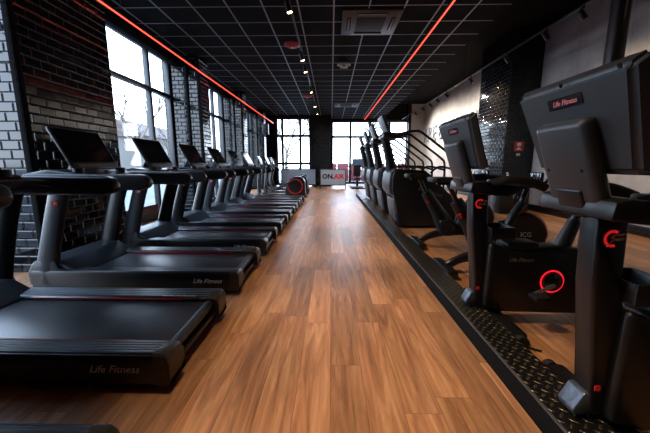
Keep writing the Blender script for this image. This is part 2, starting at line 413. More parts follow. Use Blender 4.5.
# left wall: header, sill kerb, pilasters
piers = [(-4.0, 1.7), (3.40, 4.87), (8.1, 8.75), (11.9, 12.5), (15.5, 16.1)]
wl = MB().box(XL-.25, XL, Y0, 17.9, 3.8, CZ+.05).box(XL-.25, XL, Y0, 17.9, -.1, .04)
for a, b in piers: wl.box(XL-.25, -3.3, a, b, 0, CZ)
wl.box(XL-.25, XL, 16.1, 17.9, 0, CZ)
wl = struct(wl.build('wall_left', 'tile'), 'glossy black tiled wall with piers between the windows')
# dark corner rails on the piers
for i, (a, b) in enumerate(piers[1:]):
    t = MB().box(-3.34, -3.27, a-.03, a+.04, .0, CZ-.01, .005)
    if i: t.box(-3.62, -3.57, a-.05, a, 0, CZ-.01, .005)
    for k in range(30): t.box(-3.326, -3.284, a-.034, a-.03, .1+k*.125, .16+k*.125)
    struct(t.build('trim_%d' % (i+1), 'deckblack'), 'slotted black rail on the pier edge')
tr = struct(MB().box(XL, XL+.16, Y0, 17.7, 3.66, 3.8, .01).build('trim_5', 'deckblack'), 'dark roller blind box above the windows')

wn = [0]
def window_x(xp, ya, yb, za, zb, mulls, trans):
    """window in a plane of constant x"""
    wn[0] += 1; F = MB(); w = .085
    for yy in (ya+w/2, yb-w/2): F.box(xp-.06, xp+.05, yy-w/2, yy+w/2, za, zb, .006)
    for yy in mulls: F.box(xp-.06, xp+.05, yy-w/2, yy+w/2, za, zb, .006)
    for zz in (za+w/2, zb-w/2): F.box(xp-.058, xp+.048, ya, yb, zz-w/2, zz+w/2, .006)
    for zz in trans: F.box(xp-.058, xp+.055, ya, yb, zz-w/2, zz+w/2, .006)
    o = struct(F.build('window_%d' % wn[0], 'frame'), 'tall dark framed shop window')
    MB().box(xp-.012, xp+.0, ya+.01, yb-.01, za+.01, zb-.01).build('pane', 'glass', o)
    return o
def window_y(yp, xa, xb, za, zb, mulls, trans, extra=None):
    wn[0] += 1; F = MB(); w = .14
    for xx in [xa+w/2, xb-w/2]+list(mulls): F.box(xx-w/2, xx+w/2, yp-.05, yp+.06, za, zb, .006)
    for zz in [za+w/2, zb-w/2]+list(trans): F.box(xa, xb, yp-.048, yp+.058, zz-w/2, zz+w/2, .006)
    if extra:
        for q in extra: F.box(*q)
    o = struct(F.build('window_%d' % wn[0], 'frame'), 'tall dark framed end window')
    MB().box(xa+.01, xb-.01, yp, yp+.012, za+.01, zb-.01).build('pane', 'glass', o)
    return o
gaps = [(1.7, 3.40), (4.87, 8.1), (8.75, 11.9), (12.5, 15.5)]
wins = []
for a, b in gaps:
    wins.append(window_x(XL-.1, a, b, .04, 3.8, [b-.93], [2.9]))
# burgundy strip with reversed lettering along the bottom of the window by the treadmills
w3 = wins[1]
MB().box(XL-.09, XL-.08, 4.95, 7.1, .1, .34).build('lower_strip', 'burgundy', w3)
MB().text('VIGORENO', .16, frame_mat((XL-.07, 6.35, .22), (0, -1, 0), (0, 0, 1)) @ Matrix.Diagonal((1, 1, 1, 1)), .002).build('strip_lettering', 'dimprint', w3)

# end walls
YB1, YB2 = 17.7, 19.0
struct(MB().box(XL-.25, -3.12, YB1, YB1+.3, 0, CZ).box(-1.1, -.02, YB1, 19.2, 0, CZ).box(-3.12, -1.1, YB1, YB1+.3, 3.82, CZ+.02).build('wall_back', 'tile'), 'black tiled end wall with a wide pier')
struct(MB().box(4.6, XR+.1, YB2, YB2+.25, 0, RZ).build('wall_far', 'concrete'), 'end wall beyond the window')
struct(MB().box(-.02, 4.6, YB2, YB2+.25, 3.82, RZ).build('wall_header', 'deckblack'), 'black header over the end window')
struct(MB().box(4.5, 4.66, YB2-.2, YB2-.02, 0, RZ, .01).build('trim_6', 'metal'), 'black steel post at the end window')
window_y(YB1+.1, -3.12, -1.1, .05, 3.82, [-2.72, -1.72], [2.8, 1.28], [(-2.6, -1.8, YB1+.06, YB1+.14, 1.02, 1.08), (-2.6, -2.54, YB1+.06, YB1+.14, .1, 1.08), (-1.86, -1.8, YB1+.06, YB1+.14, .1, 1.08)])
window_y(YB2+.1, -.02, 4.6, .05, 3.82, [1.15, 2.3, 3.45], [2.85])

# structural round column
struct(MB().cyl((3.72, 4.45, RZ/2), .105, RZ, n=32).cyl((3.72, 4.45, .02), .15, .04, n=32, bev=.005).build('wall_post', 'metal'), 'round black steel column')

# polished letters on the concrete wall
lt = thing('wall_lettering', 'raised polished silver capital letters on the far concrete wall', 'lettering', (XR, 15.2, 2.82))
def letter_word(word, ystart, step):
    for i, ch in enumerate(word):
        MB().text(ch, 1.08, frame_mat((-.04, ystart-i*step, 0), (0, -1, 0), (0, 0, 1)), .03, offset=.012).build('letter', 'letters', lt)
letter_word('ARE', 18.45-15.2, .72)
letter_word('BREAKING', 16.1-15.2, .68)

# ------------------------------------------------------------------ exterior
struct(MB().box(-60, 60, -40, 80, -.5, -.2).build('ground_outside', 'asphalt'), 'pale street outside')
struct(MB().box(-7.2, XL-.3, -20, 40, -.2, -.12).box(-7.2, 20, 19.3, 22.5, -.2, -.12).build('pavement_outside', 'pavement'), 'pale pavement outside the windows')
def tree(loc, h, seed, label, leafy=False):
    r = random.Random(seed); t = thing('bare_tree', label, 'tree', loc, group='bare trees outside the windows')
    tr = MB(); lf = MB()
    def br(p, d, L, rad, lvl):
        q = p + d*L; mid = p + d*L*.5 + Vector((r.uniform(-.06, .06)*L, r.uniform(-.06, .06)*L, 0))
        tr.tube([p, mid, q], rad, n=5, rs=[rad, rad*.8, rad*.6])
        if lvl == 0:
            if leafy:
                for _ in range(7):
                    c = q + Vector((r.uniform(-.55, .55), r.uniform(-.55, .55), r.uniform(-.45, .45)))
                    b = bmesh.new(); bmesh.ops.create_icosphere(b, subdivisions=1, radius=r.uniform(.04, .11)); lf._merge(b, Matrix.Translation(c) @ Matrix.Diagonal((1, 1, .5, 1)))
            return
        for k in range(3 if lvl > 1 else 4):
            a = r.uniform(0, 6.28); e = r.uniform(.35, .9)
            nd = (d + Vector((math.cos(a)*e, math.sin(a)*e, r.uniform(-.1, .35)))).normalized()
            br(p + d*L*r.uniform(.6, 1.), nd, L*r.uniform(.55, .8), rad*.55, lvl-1)
    br(Vector((0, 0, 0)), Vector((0, 0, 1)), h*.34, h*.022, 4)
    tr.build('branches', 'bark', t)
    if leafy: lf.build('twigs', 'leaf', t)
    return t
tree((-10.3, 16.5, -.2), 7.5, 3, 'bare branching tree outside the left window nearest the camera')
tree((-14, 27, -.2), 6.5, 5, 'bare tree outside the second left window')
tree((-3.8, 27, -.2), 8, 8, 'yellowish tree outside the left end window', True)
tree((3.2, 31, -.2), 9, 11, 'yellowish tree outside the right end window', True)
hs = thing('pale_house', 'cream house across the street outside the left windows', 'building', (-36, 62, -.2))
MB().box(-5, 5, -9, 9, 0, 6).build('wall', 'facade', hs); MB().prism([(-5.6, 6), (5.6, 6), (0, 9)], -9.5, 9.5).build('roof', 'roof', hs)
for k in range(5):
    MB().box(5.0, 5.06, -7.5+k*3.4, -6.1+k*3.4, 2.6, 4.2).build('house_window', 'frame', hs)
fn = thing('red_fence', 'low red clad fence outside the end window', 'fence', (3, 26.0, -.2))
for k in range(9):
    MB().box(-4.5+k*1.0, -3.56+k*1.0, -.04, .04, .05, 1.5, .01).build('fence_panel', 'redfence', fn)
MB().box(-4.6, 4.6, .05, .1, 1.2, 1.3).box(-4.6, 4.6, .05, .1, .3, .4).build('fence_rail', 'frame', fn)
bd = thing('dark_board', 'dark notice board outside the end window above the red fence', 'sign', (2.35, 24.0, -.2))
MB().box(-.75, .75, -.04, .04, 1.25, 1.85, .01).build('board', 'frame', bd)
for s_ in (-.6, .6): MB().box(s_-.04, s_+.04, -.03, .03, 0, 1.25).build('leg', 'frame', bd)

# ------------------------------------------------------------------ treadmills
def make_treadmill():
    t = thing('treadmill', '', 'treadmill', group='treadmills in the row along the windows')
    # local x: -1.03 (front, windows) .. +1.03 (rear, aisle); y: -.46..+.46 ; z up
    fr = MB().box(-.95, .95, -.3, .3, .07, .15, .01)
    for sx in (-.75, .8):
        for sy in (-.33, .33): fr.cyl((sx, sy, .035), .035, .07, n=16, bev=.005)
    fr.build('base_frame', 'metal', t)
    MB().box(-.6, .96, -.285, .285, .165, .195, .012).cyl((.955, 0, .168), .034, .57, 'y', 20).build('running_belt', 'belt', t)
    MB().box(.93, 1.0, -.3, .3, .075, .11, .012).build('rear_bar', 'plastic', t)
    for s in (-1, 1):
        a, b = sorted((s*.285, s*.46))
        prof = [(-1.0, .05), (.985, .05), (.99, .06), (.985, .2), (.95, .226), (-1.0, .234)]
        sp = MB().prism(prof[:], s*.36 if s > 0 else s*.46, s*.46 if s > 0 else s*.36, 'y', .012, 2)
        side = sp.build('side_panel', 'plastic', t)
        if s < 0:
            MB().text('Life Fitness', .062, frame_mat((.72, -.4605, .142), (1, 0, 0), (0, 0, 1)), .001, shear=.35).build('lettering', 'sideprint', side)
        # ribbed foot rail: dips slightly to the belt
        y1, y2 = (s*.29, s*.43)
        lo, hi = sorted((y1, y2))
        pts = [(lo, .19), (hi, .19), (hi, .229 if s > 0 else .218), (lo, .229 if s < 0 else .218)]
        pr = [(s*.29, .17), (s*.45, .17), (s*.45, .232), (s*.43, .238), (s*.31, .226), (s*.29, .215)]
        MB().prism(pr, -.62, .945, 'x', .003, 1).build('foot_rail', 'ribbed', t)
        MB().box(-.45, .74, min(s*.283, s*.2905), max(s*.283, s*.2905), .203, .213).build('accent_strip', 'redgloss', t)
        # bevelled tail of the rail + bronze end cap
        cs = [(.461, .05), (.4615, .222), (.452, .233), (.43, .2375), (.31, .2255), (.2905, .214), (.2905, .05)]
        MB().loft([[(xx, s*yy, .05+(zz-.05)*k) for yy, zz in cs] for xx, k in ((.94, 1), (.985, 1), (1.005, .97), (1.02, .88), (1.028, .75), (1.028, .3), (1.015, .05))]).build('end_cap', 'bronze', t, 28)
    wl_ = MB()
    r = random.Random(3)
    for k in range(16): wl_.box(.58+k*.017, .59+k*.017, .30, .30+r.uniform(.008, .02), .2275, .2295)
    wl_.build('safety_marking', 'gold', t)
    # motor hood
    hood = [(-1.05, .07), (-1.06, .2), (-1.0, .3), (-.9, .34), (-.72, .32), (-.56, .225), (-.52, .2), (-.52, .07)]
    MB().prism(hood, -.43, .43, 'y', .02, 3).build('motor_hood', 'shell', t)
    for s in (-1, 1):
        up = MB()
        # leaning flattened post; foot flares forward and rearward
        y = s*.42
        up.tube([(-.87, y, .1), (-.85, y, .25), (-.77, y, .55), (-.68, y, .85), (-.59, y, 1.1)], .11, n=20, rs=[.12, .11, .1, .095, .1], flat=.36, up=(1, 0, 0), smooth=3)
        up.prism([(-.98, .07), (-.5, .07), (-.5, .23), (-.66, .235), (-.72, .26), (-.74, .33), (-.95, .33)], y-.035, y+.035, 'y', .012, 2)
        u = up.build('upright', 'shell' if s < 0 else 'metal', t)
        if s < 0:
            MB().cyl((-.66, y-.0375, .89), .03, .004, 'y', 24).build('emblem', 'red', u)
            MB().prism([(-.678, .87), (-.653, .89), (-.663, .895), (-.643, .915), (-.668, .897), (-.658, .892)], y-.043, y-.039).prism([(-.658, .883), (-.638, .889), (-.638, .895), (-.658, .889)], y-.043, y-.039).build('emblem_mark', 'white', u)
        # side arm
        ar = MB().prism([(-.98, 1.06), (-.9, 1.02), (.14, 1.01), (.22, 1.03), (.25, 1.075), (.23, 1.13), (.18, 1.155), (-.9, 1.165), (-.98, 1.13)], y-.045, y+.045, 'y', .02, 3)
        ar.build('side_arm', 'shell' if s < 0 else 'plastic', t)  # near arm in lighter shell: its lit outer side put into the colour
    # console
    MB().prism([(-1.0, 1.04), (-.6, 1.03), (-.45, 1.07), (-.42, 1.13), (-.5, 1.17), (-.75, 1.2), (-.98, 1.16)], -.40, .40, 'y', .02, 3).build('console_deck', 'plastic', t)
    MB().tube([(-.25, -.38, 1.09), (-.2, -.2, 1.12), (-.2, .2, 1.12), (-.25, .38, 1.09)], .022, smooth=4).build('grip_bar', 'rubber', t)
    for s in (-1, 1):
        MB().lathe([(.035, 0), (.045, .0), (.048, .07), (.042, .072), (.04, .01), (.0, .01)], (-.52, s*.3, 1.14)).build('cup_holder', 'softplastic', t)
    a = Vector((-.55, 0, 1.2)); b = Vector((-.76, 0, 1.6)); ax = (b-a).normalized()
    mt = frame_mat((a+b)/2, (0, 1, 0), ax)   # x->y width, y->up the screen, z-> towards rear/user
    L = (b-a).length/2
    con = MB().box(-.32, .32, -L, L, -.022, .014, .014, 3, mat=mt).build('console', 'shell', t)
    MB().box(-.3, .3, -L+.07, L-.02, .0145, .0165, mat=mt).build('screen', 'screen', con)
    MB().box(-.25, .25, -L+.018, -L+.05, .0145, .018, mat=mt).build('control_strip', 'dimprint', con)
    MB().box(-.08, .08, -.06, .04, -.1, -.022, .01, mat=mt).prism([(-.86, 1.14), (-.6, 1.14), (-.62, 1.28), (-.74, 1.32)], -.08, .08, 'y', .01).build('console_neck', 'plastic', t)
    MB().cyl((-.47, 0, 1.175), .02, .02, 'z', 16).build('stop_button', 'red', t)
    return t
TX = -1.905
tm = make_treadmill()
tm.location = (TX, 1.97, 0)
tm['label'] = 'black treadmill whose wide running deck fills the lower left of the photo'
tyl = ['black treadmill right behind the lower left one, screen against the dark tiled pier',
       'black treadmill with its screen in front of the bare tree outside',
       'black treadmill before the pier right of the first big window, fifth from the camera',
       'black treadmill in front of the second window, sixth from the camera',
       'black treadmill second from the far end of the window row',
       'last black treadmill of the row, beside the first cross trainer with red ring']
for i, lb in enumerate(tyl): dup(tm, (TX, 1.99+1.275*(i+1), 0), lb)
dup(tm, (TX+.03, .61, 0), 'cut-off black treadmill in the bottom left corner, only its rear end showing')

# ------------------------------------------------------------------ cross trainers at the far left
def make_elliptical():
    t = thing('cross_trainer', '', 'cross trainer', group='cross trainers beyond the treadmills')
    # x -1 front (window) .. +.9 rear drive housing
    MB().box(-1.0, .9, -.06, .06, .04, .12, .015).box(-1.0, -.9, -.3, .3, .02, .09, .015).box(.8, .9, -.3, .3, .02, .09, .015).build('base_frame', 'metal', t)
    prof = [(.08, .06), (.82, .06), (.86, .12), (.84, .6), (.77, .73), (.65, .79), (.45, .79), (.25, .68), (.12, .45)]
    h = MB().prism(prof, -.2, .2, 'y', .03, 3).build('drive_housing', 'plastic', t)
    for s in (-1, 1):
        MB().ring((.48, s*.205, .43), .27, .013, .008, 'y').build('red_ring', 'redgloss', h)
        MB().lathe([(.22, 0), (.22, s*.012), (.1, s*.03), (0.001, s*.03)], (.48, s*.2, .43), 'y').build('drive_disc', 'metal', h)
        MB().tube([(.45, s*.25, .62), (.1, s*.27, .5), (-.5, s*.27, .2), (-.75, s*.27, .16)], .025, smooth=4).build('foot_link', 'metal', t)
        MB().box(-.42, -.02, s*.27-.07, s*.27+.07, .3, .34, .012).build('foot_plate', 'rubber', t)
        MB().tube([(-.75, s*.27, .16), (-.88, s*.28, .5), (-.82, s*.29, .9), (-.66, s*.29, 1.15), (-.72, s*.28, 1.45), (-.8, s*.26, 1.5)], .022, smooth=4).build('swing_arm', 'metal', t)
    MB().tube([(-.92, 0, .06), (-.95, 0, .6), (-.85, 0, 1.25)], .05, rs=[.07, .05, .045], smooth=3).build('mast', 'shell', t)
    a = Vector((-.78, 0, 1.22)); b = Vector((-.92, 0, 1.55)); ax = (b-a).normalized()
    mt = frame_mat((a+b)/2, (0, 1, 0), ax)
    c = MB().box(-.24, .24, -.18, .18, -.03, .015, .014, 3, mat=mt).build('console', 'shell', t)
    MB().box(-.21, .21, -.13, .16, .0155, .018, mat=mt).build('screen', 'screen', c)
    return t
el = make_elliptical(); el.location = (-1.82, 11.8, 0)
el['label'] = 'black cross trainer with red ringed drive housing, right after the last treadmill'
dup(el, (-1.82, 13.15, 0), 'black cross trainer half hidden behind the first red ringed one')
dup(el, (-1.9, 14.6, 0), 'black cross trainer farthest back, nearest the left end window')

# ------------------------------------------------------------------ banners at the end
def barrier(loc, rz, w, label, text):
    t = thing('banner_barrier', label, 'barrier', loc, rz, group='mesh banner barriers at the end of the aisle')
    f = MB()
    f.box(-w/2-.04, -w/2, -.02, .02, .05, 1.0, .005).box(w/2, w/2+.04, -.02, .02, .05, 1.0, .005).box(-w/2, w/2, -.018, .018, .96, 1.0, .005).box(-w/2, w/2, -.018, .018, .14, .18, .005)
    f.build('frame', 'metal', t)
    for s in (-1, 1): MB().box(s*(w/2+.02)-.03, s*(w/2+.02)+.03, -.25, .25, .0, .05, .01).build('foot', 'metal', t)
    b = MB().box(-w/2, w/2, -.006, .006, .18, .96).build('banner', 'mesh_banner', t)
    if text:
        MB().text('ON.', .34, frame_mat((-.25, -.0085, .6), (1, 0, 0), (0, 0, 1)), .002, offset=.014).build('black_lettering', 'deckblack', b)
        MB().text('AIR', .34, frame_mat((.32, -.0085, .6), (1, 0, 0), (0, 0, 1)), .002, offset=.014).build('red_lettering', 'redgloss', b)
    return t
barrier((.10, 16.35, 0), R(-4), 1.28, 'grey mesh banner barrier reading ON.AIR in black and red letters', True)
barrier((-1.75, 16.9, 0), R(3), 1.8, 'blank grey mesh banner barrier left of the lettered one', False)

# weight stack style machine at the right end
mc = thing('leg_machine', 'small black exercise machine standing before the red fence window', 'exercise machine', (1.38, 16.3, 0))
MB().box(-.35, .35, -.5, -.42, .0, .07, .01).box(-.35, .35, .42, .5, 0, .07, .01).box(-.05, .05, -.5, .5, .03, .1, .01).box(-.05, .05, .3, .4, .1, 1.25, .01).build('frame', 'metal', mc)
MB().box(-.2, .2, -.2, .25, .45, .54, .03, 3).build('seat', 'cloth_pad', mc)
MB().box(-.2, .2, .22, .3, .62, 1.2, .03, 3).build('backrest', 'cloth_pad', mc)
MB().tube([(-.3, .1, .8), (-.33, -.15, .8), (-.33, -.2, .9)], .02).build('handle', 'metal', mc)
MB().box(-.05, .05, -.02, .05, .08, .46).build('seat_post', 'metal', mc)

# ------------------------------------------------------------------ stair climbers
def make_climber():
    t = thing('stair_climber', '', 'stair climber', group='stair climbers behind the chequer plate')
    prof = [(.1, .04), (.02, .12), (-.03, .4), (-.08, .62), (-.12, .75), (-.12, 1.0), (-.08, 1.12), (.02, 1.15), (.5, 1.13), (.68, 1.0), (.95, .72), (1.5, .3), (1.52, .04)]
    for s in (-1, 1):
        MB().prism(prof, min(s*.33, s*.43), max(s*.33, s*.43), 'y', .02, 3).build('side_shell', 'plastic', t)
    # waisted front shroud (two bulged panels)
    up = [(-.07, .60), (-.17, .72), (-.19, .85), (-.16, 1.08), (-.08, 1.16), (.1, 1.17), (.1, .6)]
    MB().prism(up, -.41, .41, 'y', .035, 4).build('upper_front_cover', 'shell', t)
    lo = [(.08, .04), (.0, .1), (-.05, .35), (-.08, .58), (.1, .58), (.1, .04)]
    MB().prism(lo, -.37, .37, 'y', .03, 4).build('lower_front_cover', 'shell', t)
    for k in range(5):
        x0 = .42+k*.22; z = .95-k*.19
        MB().box(x0, x0+.24, -.32, .32, z-.04, z, .006).box(x0+.005, x0+.02, -.32, .32, z, z+.14).build('step', 'rubber', t)
    MB().box(.1, 1.45, -.33, .33, .03, .12).build('base', 'metal', t)
    # mast and console
    MB().tube([(-.06, 0, 1.12), (-.13, 0, 1.45), (-.24, 0, 1.84)], .07, n=16, rs=[.085, .07, .06], flat=1.3, smooth=3).build('mast', 'plastic', t)
    a = Vector((-.14, 0, 1.82)); b = Vector((-.30, 0, 2.2)); mt = frame_mat((a+b)/2, (0, 1, 0), (b-a))
    c = MB().box(-.28, .28, -.2, .2, -.05, .015, .02, 3, mat=mt).build('console', 'shell', t)
    MB().box(-.25, .25, -.15, .18, .0155, .018, mat=mt).build('screen', 'screen', c)
    MB().prism([(-.3, 1.76), (.0, 1.74), (.1, 1.79), (.08, 1.84), (-.28, 1.86)], -.32, .32, 'y', .015).build('console_tray', 'plastic', t)
    for s in (-1, 1):
        y = s*.36
        MB().tube([(-.12, y*.8, 1.8), (.05, y, 1.83), (.3, y, 1.87), (.42, y, 1.84), (.75, y, 1.6), (1.06, y, 1.37), (1.13, y, 1.28), (1.15, y, 1.05), (1.14, y, .62)], .024, smooth=5).build('handrail', 'metal', t)
        MB().tube([(1.15, y, 1.12), (.8, y, 1.2), (.62, y, 1.08)], .022, smooth=4).build('rail_brace', 'metal', t)
    l = MB().text('Life Fitness', .11, frame_mat((.62, -.4305, .72), (1, 0, -.35), (.35, 0, 1)), .001, shear=.35).build('lettering', 'dimprint', t)
    return t
sc_ = make_climber(); sc_.location = (1.30, 6.45, 0)
sc_['label'] = 'tall black stair climber nearest the camera, its whole side shell showing'
dup(sc_, (1.30, 8.0, 0), 'tall black stair climber second from the camera, only front cover and rails showing')
dup(sc_, (1.30, 9.55, 0), 'tall black stair climber third from the camera, between two others')
dup(sc_, (1.30, 11.1, 0), 'tall black stair climber farthest down the aisle, nearest the red fence window')

# ------------------------------------------------------------------ chequer plate cable kerb
dk = thing('chequer_plate_kerb', 'long low black chequer plate kerb running along the right of the aisle', 'kerb', (1.0, 0, 0))
MB().prism([(0, 0), (.012, .1), (.02, .11), (.235, .11), (.235, 0)], -3.0, 12.4, 'y').build('kerb_body', 'deckblack', dk)
MB().box(.024, .232, -3.0, 12.4, .1105, .1145).build('chequer_top', 'chequer', dk)
MB().box(.008, .024, -3.0, 12.4, .108, .1165, .002).build('edge_strip', 'edge', dk)

# ------------------------------------------------------------------ indoor cycles (facing the wall)
def make_cycle():
    t = thing('indoor_cycle', '', 'exercise bike', group='indoor cycles facing the wall')
    MB().box(-.06, .06, -.27, .27, .03, .1, .02, 3).build('rear_stabilizer', 'plastic', t)
    MB().box(1.12, 1.24, -.25, .25, .03, .1, .02, 3).build('front_stabilizer', 'plastic', t)
    for xx in (0, 1.18):
        for s in (-1, 1): MB().cyl((xx, s*.22, .015), .03, .03, n=16).build('foot', 'rubber', t)
    MB().tube([(.02, 0, .08), (.14, 0, .15), (.32, 0, .21), (.5, 0, .24), (.7, 0, .25), (1.0, 0, .16), (1.16, 0, .08)], .05, n=14, smooth=4, flat=.8, rs=[.045, .05, .06, .075, .08, .05, .045]).build('main_beam', 'metal', t)
    MB().tube([(.44, 0, .26), (.27, 0, .55), (.08, 0, .84)], .055, n=16, rs=[.16, .1, .07], flat=.8, smooth=4).build('seat_tube', 'plastic', t)
    sp = MB().tube([(.09, 0, .82), (-.0, 0, 1.0), (-.02, 0, 1.03)], .03).build('seat_post', 'metal', t)
    MB().tube([(.13, -.05, .66), (.1, -.08, .7), (.07, -.08, .69)], .012).build('lever', 'redgloss', sp)
    sd = MB().prism([(-.23, .1), (-.18, .13), (-.07, .075), (.0, .028), (.09, .02), (.09, -.02), (.0, -.028), (-.07, -.075), (-.18, -.13), (-.23, -.1)], 1.05, 1.11, 'z', .018, 3)
    sd.build('saddle', 'cloth_pad', t)
    MB().box(-.15, .08, -.02, .02, 1.02, 1.05, .005).build('saddle_slide', 'metal', t)
    # crank with red hub
    hb = MB().cyl((.42, -.075, .3), .12, .04, 'y', 32, bev=.008).build('chain_cover', 'plastic', t)
    MB().cyl((.42, -.1, .3), .05, .015, 'y', 24, bev=.003).build('red_hub', 'redgloss', hb)
    for s in (-1, 1):
        MB().tube([(.42, s*.11, .3), (.42+s*.1, s*.13, .3-s*.12)], .014).build('crank_arm', 'metal', t)
        MB().box(.36+s*.1, .48+s*.1, min(s*.14, s*.23), max(s*.14, s*.23), .285-s*.12, .315-s*.12, .006).build('pedal', 'rubber', t)
    # flywheel
    fw = MB().lathe([(.03, -.03), (.2, -.026), (.25, -.03), (.262, -.02), (.262, .02), (.25, .03), (.2, .026), (.03, .03)], (.86, 0, .44), 'y', 48).build('flywheel', 'gloss', t)
    MB().ring((.86, 0, .44), .268, .01, .02, 'y', 40, -5, 130).build('red_guard', 'redgloss', fw)
    MB().text('ICG', .075, frame_mat((.88, -.0305, .46), (1, 0, 0), (0, 0, 1)), .001).build('lettering', 'white', fw)
    MB().prism([(.55, .28), (.7, .27), (.95, .42), (.97, .5), (.86, .56), (.7, .62), (.6, .6)], .035, .075, 'y', .012).build('belt_guard', 'plastic', t)
    MB().tube([(.62, 0, .28), (.7, .0, .6), (.82, 0, .82)], .05, n=14, rs=[.07, .05, .045], smooth=3).build('head_tube', 'plastic', t)
    MB().tube([(.8, 0, .8), (.86, 0, 1.0)], .028).build('handlebar_post', 'metal', t)
    MB().tube([(.62, -.23, 1.0), (.82, -.24, 1.03), (.88, -.1, 1.02), (.88, .1, 1.02), (.82, .24, 1.03), (.62, .23, 1.0)], .018, smooth=4).tube([(.84, -.2, 1.01), (1.1, -.12, 1.03), (1.14, -.1, 1.08)], .017, smooth=3).tube([(.84, .2, 1.01), (1.1, .12, 1.03), (1.14, .1, 1.08)], .017, smooth=3).build('handlebar', 'rubber', t)
    MB().box(.93, .97, -.09, .09, 1.04, 1.16, .01).build('display', 'gloss', t)
    MB().lathe([(.03, 0), (.042, 0), (.045, .12), (.0, .12)], (.75, .0, .9)).build('bottle_holder', 'softplastic', t)
    return t
cy = make_cycle(); cy.location = (1.33, 3.5, 0)
cy['label'] = 'black indoor cycle whose large red rimmed flywheel shows behind the nearer upright bike frame'
dup(cy, (1.34, 4.68, 0), 'black indoor cycle with small red hub in front of the nearest stair climber')

